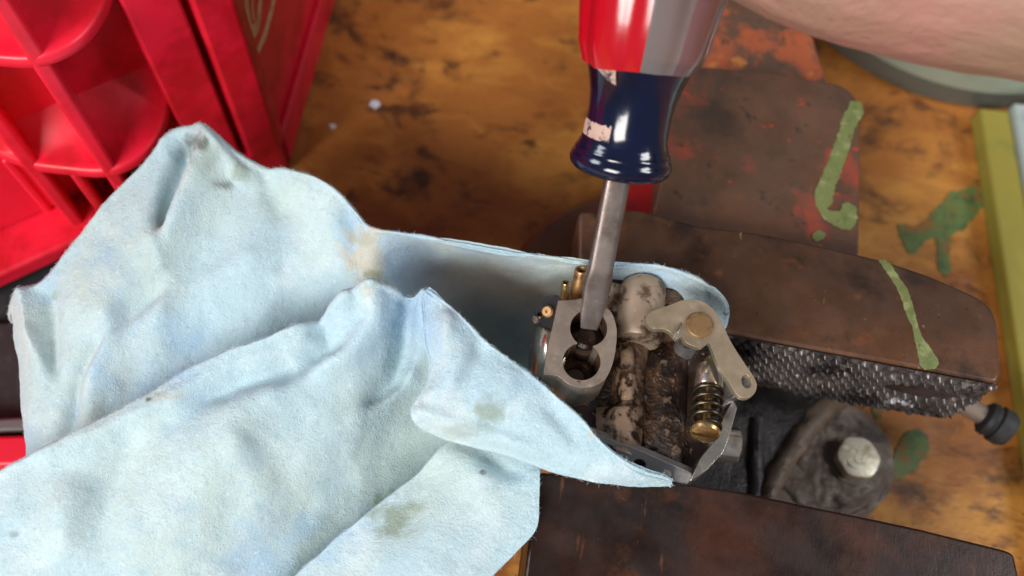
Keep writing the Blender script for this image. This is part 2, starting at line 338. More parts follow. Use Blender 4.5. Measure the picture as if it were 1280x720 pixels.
for rr, w in rings:
    if rr == 0: V.append([bm.verts.new(FB(0, 0, w))]*48); continue
    row = []
    for i in range(48):
        a = 2*math.pi*i/48; hx = math.cos(math.pi/6)/math.cos((a % (math.pi/3))-math.pi/6)
        k = {0: 1, 2.8: 1, 3.5: .5, 3.8: 0}[w]; q = 5.0*(hx/math.cos(math.pi/6))*k+rr*(1-k) if w < 3.7 else rr
        q = min(q, 5.5) if w > 2 else min(q, 5.7)
        row.append(bm.verts.new(FB(q*math.cos(a), q*math.sin(a), w)))
    V.append(row)
for A, B in zip(V, V[1:]):
    for i in range(48):
        q = []
        for v in (A[i], A[(i+1) % 48], B[(i+1) % 48], B[i]):
            if v not in q: q.append(v)
        if len(q) > 2: bm.faces.new(q)
bolt = mb.build('bolt_head', M['bolt'], vise, smooth=28, rough=.1, rscale=.7)
mb = MB()
for st in ([(-2.6, 1.2), (-1.2, 2.2), (-.2, 1), (-1.2, -.4), (-.6, -1.8), (.9, -1.6)], [(.6, -.6), (1.6, .6), (3.2, .9)], [(-3.4, -1.2), (-2.6, -2.6), (-1, -3.2)]):
    P = spline([FB(a, b, 3.86) for a, b in st], 5); mb.tube(P, .22, 6)
mb.build('bolt_mark', M['bolt'], bolt)

# rear jaw
rj_px = [(722, 385), (723, 264), (800, 262), (870, 281), (950, 291), (1030, 307), (1105, 325), (1160, 343), (1222, 370), (1240, 384), (1247, 402), (1250, 440), (1251, 470), (1246, 480), (1182, 467), (1100, 452), (1000, 434), (925, 420), (850, 407)]
top = roundpoly(xy(rj_px, ZJ), 1.2, 3)
mb = MB(); mb.prism(top, (), 33.5, ZJ)
mb.build('rear_jaw', M['brown_steel'], vise, bevel=.9, bseg=3)
# neck carrying the jaw, under it
nk = xy([(735, 380), (740, 300), (1000, 330), (1000, 425)], ZJ)
mb = MB(); mb.prism(nk, (), 10, 33.6); mb.build('jaw_neck', M['worn_red'], vise, bevel=1)
# knurled insert: a sheet of pyramids standing on the jaw's face
A = at(905, 417, ZJ); B = at(1248, 481, ZJ); mid = at(1100, 452, ZJ)
ax = (B-A); Lk = ax.length; ax.normalize(); nrm = Vector((ax.y, -ax.x, 0))
if nrm.dot(Vector((0, -1, 0))) < 0: nrm = -nrm
Hk = 25.0; mb = MB(); nu, nv = 430, 96; G = []
pa, pb = 2.75, 2.2
for i in range(nu+1):
    row = []; u = Lk*i/nu
    for j in range(nv+1):
        v = Hk*j/nv
        s1 = (u*1.0+v*.33)/pa; s2 = (v*1.0-u*.16)/pb*1.0+.5
        t1 = 1-abs((s1 % 1)*2-1); t2 = 1-abs((s2 % 1)*2-1)
        h = min(t1*1.35, t2*1.25, 1.02)*1.2
        wear = noise.fractal(Vector((u, v, 0))*.09, 1, 2, 4)
        dent = math.exp(-(((u-Lk*.80)/8)**2+((v-10)/3.2)**2)**2)
        h = h*1.15*(1-.7*max(0, min(1, wear*1.6-.1)))*(1-dent)-.9*dent
        h += noise.noise(Vector((u, v, 7))*.9)*.16
        edge = min(1, (Hk-v)/1.2, v/1.0)
        # the bottom right corner is cut away
        lim = Hk if u < Lk*.80 else Hk-(u-Lk*.80)*.42
        vv = min(v, lim)
        row.append(A+ax*u+nrm*(.3+max(-.6, h)*max(0, edge))-Vector((0, 0, vv-.05)))
    G.append(row)
# close back to the jaw
mb.grid(G)
mb.build('knurled_jaw_plate', M['knurl'], vise, smooth=30)
mb = MB(); mb.prism([(A.x, A.y), (B.x, B.y), (B.x+nrm.x*.35-ax.x*.3, B.y+nrm.y*.35), (A.x+nrm.x*.35, A.y+nrm.y*.35)], (), ZJ-17, ZJ-.4)
mb.build('jaw_plate_backing', M['grease'], vise)
# anvil plate behind, rusty block behind that
pl = roundpoly(xy([(800, 330), (824, 235), (838, 120), (868, 82), (960, 90), (1052, 106), (1071, 122), (1075, 160), (1074, 325)], 52), 2.0, 4)
mb = MB(); mb.prism(pl, (), 12, 52); mb.build('anvil_block', M['worn_red'], vise, bevel=1.3, bseg=3, rough=.25, rscale=.08)
pl = roundpoly(xy([(840, 110), (850, -60), (985, -40), (1010, 30), (1034, 102), (1034, 140)], 40), 1.5, 3)
mb = MB(); mb.prism(pl, (), .5, 40); mb.build('rear_block', M['rust_red'], vise, bevel=1.2, rough=.4, rscale=.12)
pl = xy([(775, 290), (782, 200), (832, 200), (826, 290)], 40)
mb = MB(); mb.prism(pl, (), 10, 40); mb.build('painted_body', M['red_enamel'], vise, bevel=1.0)
# front jaw
fj = [(655, 725), (664, 650), (674, 590), (760, 598), (850, 604), (925, 614), (1010, 632), (1080, 646), (1150, 661), (1215, 677), (1256, 687), (1268, 692), (1274, 720), (1284, 800), (1240, 1000), (640, 1000)]
mb = MB(); mb.prism(roundpoly(xy(fj, ZJ), .8, 2), (), 34, ZJ)
mb.build('front_jaw', M['front_jaw'], vise, bevel=.7, bseg=2)
mb = MB(); mb.prism(xy([(700, 700), (1000, 700), (1000, 1000), (700, 1000)], 34), (), .5, 33.9); mb.build('front_body', M['grease'], vise)
# paint drips
blob('paint_drip', [(1066, 126), (1077, 130), (1078, 145), (1068, 160), (1060, 190), (1050, 218), (1043, 238), (1040, 252), (1034, 262), (1048, 263), (1058, 253), (1070, 262), (1070, 278), (1062, 287), (1048, 284), (1034, 276), (1022, 262), (1019, 244), (1024, 226), (1032, 210), (1040, 188), (1050, 160), (1058, 138)], 52, .12, M['green_paint'], vise, 'long green paint drip hooked at its end', .5, .8)
blob('paint_drip', [(1016, 292), (1024, 288), (1032, 293), (1028, 301), (1018, 301)], 52, .3, M['green_paint'], vise, None, .5, .8)
blob('paint_drip', [(1099, 326), (1111, 328), (1122, 342), (1136, 366), (1144, 392), (1152, 418), (1166, 440), (1173, 456), (1166, 462), (1152, 459), (1146, 440), (1142, 415), (1132, 392), (1124, 368), (1112, 346)], ZJ, .12, M['green_paint'], vise, 'green paint drip running across the rear jaw', .4, .8)
# handle bar with its rubber end
ha, hb = at(1196, 500, 22), at(1285, 553, 22)
dr = (hb-ha).normalized(); FH = Frame(ha-dr*30, dr); Lh = (at(1232, 521, 22)-ha).length+30
bar = MB().lathe(FH, [(2.6, 0), (2.6, Lh+4)], 24).build('handle_bar', M['lug'], vise, rough=.08)
MB().lathe(FH, [(0, Lh-1.2), (3.4, Lh-.8), (4.4, Lh), (4.6, Lh+1.2), (4.2, Lh+1.8), (4.2, Lh+2.3), (4.9, Lh+2.8), (4.9, Lh+5.2), (4.2, Lh+6.6), (2.3, Lh+7.2), (0, Lh+7.3)], 36, cap=False).build('end_cap', M['black'], bar)

# ------------------------------------------------------------------ painted board at the right
p0, p1 = at(1211, 150, 0), at(1278, 600, 0)
d = (p1-p0); d.z = 0; d.normalize(); sd = Vector((-d.y, d.x, 0)); sd = sd if sd.x > 0 else -sd
bo = thing('board', p0+sd*14, 'olive yellow painted board with pale edge leaning along the right side of the bench', 'board')
P = [p0, p0+d*190, p0+d*190+sd*10, p0+sd*10]
mb = MB(); mb.prism([(q.x, q.y) for q in P], (), .3, 7); mb.build('painted_face', M['olive'], bo, bevel=.8, rough=.2, rscale=.1)
P = [p0+sd*10.2-d*2, p0+d*190+sd*10.2, p0+d*190+sd*60, p0+sd*60-d*2]
mb = MB(); mb.prism([(q.x, q.y) for q in P], (), .3, 9); mb.build('metal_edge', M['pale_metal'], bo, bevel=.8)

# ------------------------------------------------------------------ round tin at the upper right
pts = [at(1100, 101, 0), at(1200, 131, 0), at(1290, 139, 0)]
(ax_, ay_), (bx_, by_), (cx_, cy_) = [(p.x, p.y) for p in (at(1030, 52, 0), pts[0], at(1240, 137, 0))]
dd = 2*(ax_*(by_-cy_)+bx_*(cy_-ay_)+cx_*(ay_-by_))
ux = ((ax_**2+ay_**2)*(by_-cy_)+(bx_**2+by_**2)*(cy_-ay_)+(cx_**2+cy_**2)*(ay_-by_))/dd
uy = ((ax_**2+ay_**2)*(cx_-bx_)+(bx_**2+by_**2)*(ax_-cx_)+(cx_**2+cy_**2)*(bx_-ax_))/dd
tr = math.hypot(ax_-ux, ay_-uy)
print('tin', ux, uy, tr)
tin = thing('round_tin', (ux, uy, 0), 'shallow round grey green tin standing behind the vise under the hand', 'tin')
FT = Frame((ux, uy, 0), (0, 0, 1))
MB().lathe(FT, [(tr-1.5, .3), (tr, 1), (tr, 8.4), (tr-.8, 9)], 128, cap=False).build('lower_band', M['tin_dark'], tin)
MB().lathe(FT, [(tr-.9, 8.8), (tr+.9, 9.6), (tr+1.1, 21), (tr+.4, 22), (tr-.6, 22.2), (tr-1.4, 21.2), (tr-1.6, 6), (tr-4, 4), (0, 3.6)], 128, cap=False).build('tin_wall', M['tin'], tin)
MB().lathe(FT, [(tr+.8, 21.6), (tr+1.3, 22.2), (tr+.7, 23.1), (tr-.5, 23.1), (tr-1.0, 22.3)], 128, cap=False).build('rolled_rim', M['pale_metal'], tin)

# ------------------------------------------------------------------ red crate
cc = at(360, 215, 0); ca = at(0, 385, 0); cb = at(420, 0, 0)
ua = (ca-cc).normalized(); ub = (cb-cc).normalized()
na = Vector((ua.y, -ua.x, 0)); na = na if na.y < 0 else -na          # outward of the ribbed side
nb = Vector((ub.y, -ub.x, 0)); nb = nb if nb.x > 0 else -nb          # outward of the printed side
crate = thing('bottle_crate', cc+ua*80+ub*60, 'glossy red plastic bottle crate with ribbed scalloped side and cream script', 'crate')
HT = 120
RED = M['red_plastic']
inner = cc-na*17; 
def plan(pts): return [(p.x, p.y) for p in pts]
# printed side wall, corner post, frame bands
mb = MB(); mb.prism(plan([cc-nb*2, cc+ub*150-nb*2, cc+ub*150-nb*6, cc-nb*6]), (), .4, HT); mb.build('printed_wall', RED, crate, bevel=.4)
mb = MB(); mb.prism(plan([cc, cc+ub*150, cc+ub*150-nb*2.1, cc-nb*2.1]), (), .4, 14); mb.build('bottom_band', RED, crate, bevel=.8)
mb = MB(); mb.prism(plan([cc, cc+ub*5, cc+ub*5-nb*5, cc-na*9-nb*2, cc+ua*10-na*9, cc+ua*9]), (), .4, HT); mb.build('corner_post', RED, crate, bevel=.9)
mb = MB(); mb.prism(plan([cc+ua*11.0-na*1, cc+ua*23-na*1, cc+ua*23-na*14, cc+ua*11.0-na*14]), (), .4, HT); mb.build('side_panel', RED, crate, bevel=.8)
# recessed ribbed wall
wl = [cc+ua*8-na*12, cc+ua*190-na*12, cc+ua*190-na*15, cc+ua*8-na*15]
mb = MB(); mb.prism(plan(wl), (), 16, HT); mb.build('recessed_wall', RED, crate)
# diagonal brace seen in the corner recess
mb = MB(); pA = cc+ua*24-na*3; pB = cc+ua*34-na*3
# scalloped ledges
arc = spline([at(-150, 120, 45), at(-60, 170, 45), at(0, 193, 45), at(35, 205, 45), at(80, 211, 45), at(125, 214, 45), at(158, 205, 45), at(186, 184, 45), at(205, 150, 45), at(214, 105, 45)], 8)
back = [arc[-1]-na*20, arc[0]-na*25]
for z0, z1 in ((41.5, 45), (83.5, 87)):
    G = []
    for p in arc:
        foot = p-na*(p-(cc-na*12.5)).dot(na); inn = (foot-p).normalized() if (foot-p).length > .5 else -na
        dd_ = max(3.0, (foot-p).length); foot = p-na*dd_; up_ = lambda v, z: Vector((v.x, v.y, z))
        row = [up_(foot, z0), up_(p-na*.6, z0), up_(p-na*.1, z0+.5), up_(p, z0+1.6), up_(p, z1-1.0), up_(p-na*.35, z1-.25), up_(p-na*1.1, z1)]
        for q in range(1, 9):
            t = q/8; row.append(up_((p-na*1.1)*(1-t)+foot*t, z1+.2*t+7*t**2.2))
        G.append(row)
    mb = MB(); mb.grid(G); mb.build('scalloped_ledge', RED, crate, smooth=60)
def rib(px, py, z, w, z0=14, z1=HT, ext=0.4):
    p = at(px, py, z); s = (p-cc).dot(ua); dpt = (p-cc).dot(na)
    o = cc+ua*s
    mb = MB(); mb.prism(plan([o-ua*w/2+na*(dpt+ext), o+ua*w/2+na*(dpt+ext), o+ua*w/2-na*13, o-ua*w/2-na*13]), (), z0, z1)
    mb.build('rib', RED, crate, bevel=.9, bseg=3)
for a in [(136, 210, 45, 3.4), (214, 108, 45, 3.0), (38, 205, 45, 3.4), (-40, 180, 45, 3.4), (-130, 130, 45, 3.4)]: rib(*a)
for a in [(88, 211, 45, 2.4), (180, 190, 45, 2.4), (0, 193, 45, 2.4)]: rib(*a, z0=14, z1=41, ext=-1)
mb = MB(); mb.prism(plan([cc+ua*8+na*.5, cc+ua*190+na*.5, cc+ua*190-na*14, cc+ua*8-na*14]), (), 9, 15); mb.build('bottom_band', RED, crate, bevel=1.2, bseg=3)
# back walls and floor so that the crate is a closed box
mb = MB(); mb.prism(plan([cc+ub*150-nb*2, cc+ub*150-nb*6, cc+ua*190-na*14, cc+ua*190-na*10]), (), .5, HT); mb.build('far_wall', RED, crate)
# script on the printed wall
pw = cc-nb*2
mb = MB()
for st, w in (([(292, -14), (296, 4), (301, 20), (304, 32)], 1.7), ([(307, -20), (308, 4), (310, 26), (315, 41), (321, 32), (324, 14), (326, -14)], 1.9), ([(346, -18), (341, 4), (333, 36), (324, 60), (316, 77)], 1.2), ([(316, -15), (315, 10), (317, 26)], .6)):
    P = spline([at_plane(x, y, pw, nb) for x, y in st], 6); n = len(P); G = []
    for i, p in enumerate(P):
        t = (P[min(i+1, n-1)]-P[max(i-1, 0)]).normalized(); s_ = t.cross(nb); ww = w*(.45+.55*math.sin(math.pi*(i+.6)/n))
        G.append([p-s_*ww+nb*.02, p-s_*ww*.8+nb*.22, p+s_*ww*.8+nb*.22, p+s_*ww+nb*.02])
    mb.grid(G)
mb.build('script_lettering', M['cream_print'], crate, label='cream gold script strokes')

# things under the cloth at the far left
tray = thing('tool_tray', at(-60, 560, 0), 'dark tool tray with red and grey edge strips under the cloth at far left', 'tray')
tz = [((-160, 405), (60, 400), (60, 530), (-160, 530), M['black'], 6, 'tray_floor'), ((-160, 532), (60, 518), (60, 538), (-160, 545), M['grey_plastic'], 14, 'grey_strip'), ((-160, 549), (60, 542), (60, 580), (-160, 590), RED, 16, 'red_strip')]
for a, b_, c_, d_, mt, h, nm in tz:
    mb = MB(); mb.prism(xy([a, b_, c_, d_], h), (), .4, h); mb.build(nm, mt, tray, bevel=1)
mb = MB(); mb.prism(xy([(-200, 270), (130, 330), (130, 420), (-200, 420)], 3), (), .2, 3)  # flat black sheet laid low below the crate front
mb.build('black_sheet', M['black'], label='thin black sheet under the front of the red crate', cat='mat', bevel=.5)

# ------------------------------------------------------------------ blue cloth
def crom(P, K):
    """P [n,m,3] -> Catmull-Rom along axis 0 with K steps"""
    n = P.shape[0]; out = []
    for i in range(n-1):
        a, b, c, d = P[max(i-1, 0)], P[i], P[i+1], P[min(i+2, n-1)]
        for q in range(K):
            t = q/K; out.append(.5*((2*b)+(c-a)*t+(2*a-5*b+4*c-d)*t*t+(3*b-a-3*c+d)*t**3))
    out.append(P[-1]); return np.array(out)
def seg_d(p, a, b):
    a = np.array(a, float); b = np.array(b, float); ab = b-a; t = np.clip(((p-a)@ab)/(ab@ab), 0, 1)
    return np.linalg.norm(p-(a+t[..., None]*ab), axis=-1)
FUZZ = []
STAINS = [('dark', 246, 176, 17, 11, .75), ('dark', 232, 187, 8, 14, .45), ('green', 300, 214, 12, 14, .5), ('dark', 277, 233, 14, 6, .7), ('green', 262, 200, 26, 24, .35),
          ('beige', 455, 318, 30, 42, .75), ('green', 470, 348, 18, 10, .55), ('green', 612, 514, 20, 26, .55), ('green', 575, 538, 30, 10, .3), ('green', 495, 645, 34, 26, .65),
          ('dark', 603, 590, 5, 4, .9), ('dark', 185, 499, 4, 4, .9), ('dark', 197, 492, 3, 3, .8), ('beige', 205, 494, 24, 8, .4), ('green', 70, 372, 5, 8, .4), ('dark', 18, 668, 8, 4, .4),
          ('green', 250, 560, 3, 3, .5), ('beige', 740, 543, 7, 5, .5), ('green', 452, 300, 14, 9, .25), ('green', 60, 480, 60, 60, .12), ('green', 150, 330, 90, 70, .12), ('beige', 560, 390, 20, 60, .22), ('dark', 420, 700, 5, 3, .5)]
def sheet(cols, fr, K=(10, 8), creases=(), hid=(3, 9, 13), name='cloth', parent=None, nz=(.95, .26), both=False, seed=0, solid=.75):
    rows = []
    for c in cols:
        (tx, ty, tz), (bx, by, bz) = c[0], c[1]; md = c[2] if len(c) > 2 else 0
        r = [tuple(at(tx+hid[0]*1.3, ty+hid[1]*1.9, tz-hid[2]*1.25)), tuple(at(tx+hid[0]*.35, ty+hid[1]*.45, tz-hid[2]*.42))] if hid else []
        for f in fr:
            r.append(tuple(at(tx+(bx-tx)*f, ty+(by-ty)*f, tz+(bz-tz)*f+md*math.sin(math.pi*min(1, f)))))
        if both: r.append(tuple(at(bx-hid[0]*.3, by-hid[1]*.5, bz-6)))
        rows.append(r)
    P = np.array(rows, float); P = crom(P, K[0]); P = crom(P.transpose(1, 0, 2), K[1]).transpose(1, 0, 2)
    q = P-np.array(CP); w = q@np.array(DV); px = np.stack([640+FPX*(q@np.array(RV))/w, 360-FPX*(q@np.array(UV))/w], -1)
    for pl_, amp, wid in creases:
        dmin = np.min([seg_d(px, a, b) for a, b in zip(pl_, pl_[1:])], axis=0)
        fade = 1-np.exp(-(np.linalg.norm(px-np.array(pl_[-1], float), axis=-1)/(2.4*wid))**2); P[..., 2] += 1.9*amp*fade*np.exp(-(dmin/wid)**2)
    n, m = P.shape[:2]
    def normals():
        du = np.gradient(P, axis=0); dv = np.gradient(P, axis=1); N = np.cross(du, dv); N /= np.linalg.norm(N, axis=-1, keepdims=True)+1e-9
        return N
    for it in range(9):
        Q = P.copy(); Q[1:-1, 1:-1] = .5*P[1:-1, 1:-1]+.125*(P[2:, 1:-1]+P[:-2, 1:-1]+P[1:-1, 2:]+P[1:-1, :-2]); P = Q
    N = normals()
    for it in range(6): N[1:-1, 1:-1] = .5*N[1:-1, 1:-1]+.125*(N[2:, 1:-1]+N[:-2, 1:-1]+N[1:-1, 2:]+N[1:-1, :-2])
    N /= np.linalg.norm(N, axis=-1, keepdims=True)+1e-9
    if np.median(N[..., 2]) < 0: N = -N
    top = []
    for i in range(n):
        row = []
        for j in range(m):
            p = Vector(P[i, j])
            wv = noise.fractal(p*.045+Vector((seed, 0, 0)), .9, 2, 3)*nz[0]
            ri = (1-abs(noise.noise(p*.075+Vector((0, seed+5, 0)))))**5*nz[1]*1.2
            fz = noise.fractal(p*.33, .7, 2.1, 3)*nz[1]*.45+noise.noise(p*1.3)*.05+noise.noise(p*2.6)*.035
            row.append(p+Vector(N[i, j])*(wv+ri+fz))
        top.append(row)
    mb = MB(); mb.grid(top)
    if solid:
        bot = [[top[i][j]-Vector(N[i, j])*solid for j in range(m)] for i in range(n)]
        mb.grid(bot)
        loop = [(i, 0) for i in range(n)]+[(n-1, j) for j in range(1, m)]+[(i, m-1) for i in range(n-2, -1, -1)]+[(0, j) for j in range(m-2, 0, -1)]
        mb.bm.verts.ensure_lookup_table(); V_ = mb.bm.verts; nm_ = n*m
        for k in range(len(loop)):
            (i0, j0), (i1, j1) = loop[k], loop[(k+1) % len(loop)]
            mb.bm.faces.new((V_[i0*m+j0], V_[i1*m+j1], V_[nm_+i1*m+j1], V_[nm_+i0*m+j0]))
    FUZZ.append((top, N, n, m))
    nvt = [v.co.copy() for v in mb.bm.verts]
    o = mb.build(name, M['cloth'], parent, smooth=0, recalc=True)
    lay = {k: np.zeros(len(nvt)) for k in ('dark', 'green', 'beige')}
    for k, v in enumerate(nvt):
        x, y = proj(v)
        for nm, sx, sy, rx, ry, am in STAINS:
            e = ((x-sx)/rx)**2+((y-sy)/ry)**2
            if e < 6:
                t = noise.fractal(v*.35, .8, 2, 4)*.9+noise.noise(v*1.5)*.35
                val = max(0, min(1, (1.15-math.sqrt(e))*1.3+t))*am
                if e > 1: val *= max(0, 1-(e-1)/4)
                lay[nm][k] = max(lay[nm][k], val)
    for k, arr in lay.items():
        a = o.data.attributes.new(k, 'FLOAT', 'POINT'); a.data.foreach_set('value', arr.astype(np.float32))
    return o
cloth = thing('shop_cloth', at(420, 520, 30), 'crumpled pale blue shop cloth with green stains draped from crate to vise', 'cloth')
fr = [0, .04, .12, .25, .4, .55, .7, .85, 1]
colsA = [((12, 388, 46), (36, 600, 40), 0), ((16, 372, 50), (44, 600, 42), 1), ((34, 361, 53), (62, 590, 43), 2), ((58, 344, 56), (90, 580, 44), 2), ((95, 299, 60), (130, 560, 46), 3), ((140, 243, 62), (170, 545, 47), 3),
         ((180, 199, 64), (200, 525, 48), 3), ((208, 168, 65), (225, 510, 48), 2), ((232, 159, 65), (250, 490, 48), 2), ((262, 164, 65), (280, 480, 48), 2), ((296, 190, 64), (320, 460, 48), 2), ((330, 205, 63), (345, 450, 48), 1),
         ((368, 214, 63), (380, 440, 47), 0), ((410, 234, 63), (420, 430, 46), 0), ((442, 258, 63), (450, 420, 44), 1), ((462, 284, 63), (480, 420, 42), 1), ((500, 291, 64), (530, 440, 32), -6),
         ((560, 301, 66), (600, 490, 24), -18), ((640, 315, 67), (680, 520, 22), -24), ((700, 323, 67), (735, 500, 24), -20), ((760, 330, 67), (780, 480, 30), -10), ((815, 331, 67), (820, 470, 40), -2), ((852, 340, 67), (845, 460, 44), 0), ((884, 356, 66), (875, 450, 50), 0), ((904, 374, 65), (895, 440, 54), 0), ((908, 392, 64), (905, 430, 56), 0)]
crA = [([(228, 186), (212, 235), (192, 305)], -3.2, 10), ([(262, 190), (225, 270), (165, 340)], 2.2, 22), ([(118, 425), (100, 470), (86, 560)], -2.5, 11), ([(190, 360), (135, 410), (112, 440)], -2.0, 12), ([(140, 400), (112, 470), (100, 560)], 1.8, 16),
       ([(330, 210), (350, 260), (395, 255)], -1.2, 14), ([(395, 235), (410, 290), (400, 350)], 1.3, 24), ([(300, 240), (240, 340), (210, 420)], -1.3, 34), ([(440, 262), (446, 320), (470, 350)], -1.2, 12), ([(255, 165), (300, 215), (330, 218)], 1.0, 9), ([(205, 380), (300, 330), (380, 300)], .9, 18), ([(160, 470), (260, 410), (340, 380)], -1.1, 16),
       ([(30, 372), (36, 420), (52, 470)], 2.2, 11), ([(58, 365), (62, 420), (66, 480)], -1.8, 7)]
sheet(colsA, fr, (12, 10), crA, name='back_fold', parent=cloth, seed=1)
colsB = [((-90, 640, 60), (-90, 900, 50), 3), ((-40, 612, 61), (-20, 900, 50), 3), ((0, 589, 62), (40, 900, 50), 3), ((60, 559, 63), (110, 880, 50), 4), ((128, 521, 64), (180, 850, 50), 5), ((182, 495, 65), (250, 830, 50), 5), ((236, 461, 66), (310, 800, 48), 5),
         ((288, 436, 67), (370, 770, 46), 4), ((340, 417, 68), (420, 735, 44), 4), ((392, 396, 69), (465, 700, 43), 3), ((432, 372, 70), (500, 670, 42), 2), ((462, 361, 70.5), (540, 640, 42), 1), ((496, 361, 70.5), (585, 620, 42), 0), ((524, 366, 70), (630, 600, 44), 0), ((545, 375, 69), (665, 590, 46), 0)]
crB = [([(400, 398), (408, 430), (380, 455), (300, 478), (220, 510)], -2.6, 17), ([(465, 362), (470, 410), (440, 450), (350, 475)], 2.2, 17), ([(508, 372), (503, 420), (492, 470), (440, 520)], -3.0, 14), ([(528, 372), (528, 430)], 2.0, 9), ([(432, 376), (420, 400)], 1.6, 10),
       ([(540, 520), (470, 570), (400, 640), (340, 720)], -2.4, 36), ([(330, 500), (250, 600), (200, 720)], 1.6, 46), ([(160, 560), (130, 640), (120, 720)], -1.3, 20), ([(300, 560), (330, 620), (300, 700)], 1.0, 20), ([(90, 620), (60, 720)], 1.2, 20), ([(510, 470), (420, 560)], 1.1, 16), ([(60, 570), (170, 520), (300, 455)], 1.0, 14)]
sheet(colsB, fr, (16, 13), crB, name='front_fold', parent=cloth, seed=11)
colsF = [((534, 362, 73), (528, 366, 71), 0), ((541, 366, 74), (531, 390, 71), 0), ((556, 377, 74), (531, 425, 71), 1), ((580, 398, 74), (537, 456, 70.5), 2), ((604, 422, 73), (532, 484, 70.5), 3), ((630, 442, 73), (516, 508, 70), 3), ((655, 460, 72.5), (517, 530, 69), 3), ((678, 478, 72), (552, 549, 67), 2.5),
         ((702, 500, 71.5), (602, 562, 66), 2), ((728, 524, 71), (655, 577, 65.5), 2), ((750, 550, 70), (702, 592, 65), 1.5), ((777, 573, 69), (744, 602, 64.5), 1), ((806, 589, 67.5), (785, 606, 64), .6), ((830, 596, 66), (818, 605, 64), .2), ((840, 602, 65), (838, 605, 64), 0)]
crF = [([(600, 440), (580, 490), (545, 515)], -.9, 12), ([(560, 400), (548, 450)], 1.0, 10), ([(525, 520), (600, 545), (700, 575)], 1.0, 12), ([(640, 470), (620, 530)], .6, 14), ([(690, 510), (740, 570)], -.7, 12)]
sheet(colsF, [0, .05, .15, .3, .5, .7, .85, .95, 1], (12, 7), crF, hid=(-2, 10, 12), name='folded_flap', parent=cloth, both=True, seed=23, nz=(.4, .2))
colsC = [((300, 790, 56), (560, 800, 61), 2), ((335, 752, 57), (588, 752, 61.5), 2), ((374, 712, 58), (618, 718, 62), 2), ((430, 664, 59), (648, 688, 62), 2), ((478, 626, 60), (671, 660, 62), 1.5), ((520, 592, 60), (674, 625, 62), 1), ((552, 560, 60), (675, 592, 62), 0), ((580, 535, 59), (677, 560, 60), 0)]
crC = [([(560, 570), (600, 600), (640, 640)], .8, 20), ([(560, 560), (520, 640), (470, 700)], -.8, 22), ([(610, 575), (640, 590), (672, 588)], -1, 9)]
sheet(colsC, [0, .05, .15, .3, .5, .7, .85, .95, 1], (12, 8), crC, hid=(8, 10, 14), name='lower_fold', parent=cloth, seed=37)

# short fibres standing off the non-woven cloth
rg = random.Random(5); mb = MB(); bm = mb.bm
tot = sum(f[2]*f[3] for f in FUZZ)
for top, N, n, m in FUZZ:
    for q in range(int(15000*n*m/tot)):
        i = rg.randrange(2, n-1); j = rg.randrange(0, m); p = top[i][j]; nn = Vector(N[i, j])
        t = Vector((rg.gauss(0, 1), rg.gauss(0, 1), rg.gauss(0, 1))); t = (t-nn*t.dot(nn)).normalized(); sd = nn.cross(t)
        ln = rg.uniform(.4, 1.2); h = rg.uniform(.02, .38); w = rg.uniform(.014, .028); k = rg.uniform(-.5, .5)
        pts = [p-nn*.05, p+t*ln*.4+nn*h+sd*k*.3, p+t*ln+nn*h*rg.uniform(.2, 1.3)+sd*k*ln]
        prev = None
        for z_, c in enumerate(pts):
            ww = w*(1, .9, .4)[z_]; ring = [bm.verts.new(c+sd*ww), bm.verts.new(c-sd*ww*.5+nn*ww*.87), bm.verts.new(c-sd*ww*.5-nn*ww*.87)]
            if prev:
                for e in range(3): bm.faces.new((prev[e], prev[(e+1) % 3], ring[(e+1) % 3], ring[e]))
            prev = ring
mb.build('lint_fibres', material('cloth_fibre', (.56, .69, .74), rough=.9, spec=.1), cloth, kind='stuff', recalc=False)

# ------------------------------------------------------------------ carburetor
carb = thing('carburetor', at(800, 500, 45), 'small grimy zinc carburetor with brass idle screw held in the cloth', 'carburetor')
# main block
body = roundpoly(xy([(690, 470), (700, 385), (760, 372), (845, 372), (880, 400), (892, 470), (888, 560), (866, 598), (800, 566), (742, 545), (700, 510)], 58), 1.5, 3)
mb = MB(); mb.prism(body, (), 42, 58)
bmesh.ops.subdivide_edges(mb.bm, edges=[e for e in mb.bm.edges if e.calc_length() > 3], cuts=3, use_grid_fill=True)
mb.build('body_casting', M['gunk'], carb, bevel=.6, rough=.25, rscale=.4)
# venturi barrel running between the lug and the flange
def cyl(name, a, b, r, mt, prof=None, seg=32, **kw):
    F = Frame(a, Vector(b)-Vector(a)); L_ = (Vector(b)-Vector(a)).length
    pr = [(r0*r, w0*L_) for r0, w0 in (prof or [(0, 0), (1, 0), (1, 1), (0, 1)])]
    return MB().lathe(F, pr, seg, cap=False).build(name, mt, carb, **kw)
cyl('barrel', at(792, 385, 58), at(781, 512, 57.5), 5.0, M['cast_dirty'], [(0, 0), (1, 0), (1, .1), (1, .3), (.8, .40), (.78, .6), (.78, 1), (0, 1)], bevel=.3, rough=.2, rscale=.45)
cyl('side_passage', at(846, 430, 58), at(842, 556, 57), 2.4, M['gunk'], bevel=.3, rough=.2, rscale=.45)
# upper boss: a stubby cylinder lying across
cyl('shaft_boss', at(805, 351, 61), at(797, 428, 62), 5.0, M['cast'], [(0, .06), (.5, .03), (.82, 0.04), (.95, .09), (1, .2), (1, .93), (.9, 1), (0, 1)], bevel=.2, rough=.14, rscale=.5)
cyl('shaft_boss_collar', at(838, 362, 58), at(826, 425, 59), 4.2, M['cast_dirty'], bevel=.5, rough=.2, rscale=.5)
cyl('cross_boss', at(768, 360, 59), at(764, 396, 60), 2.5, M['cast'], bevel=.3, rough=.2, rscale=.5)
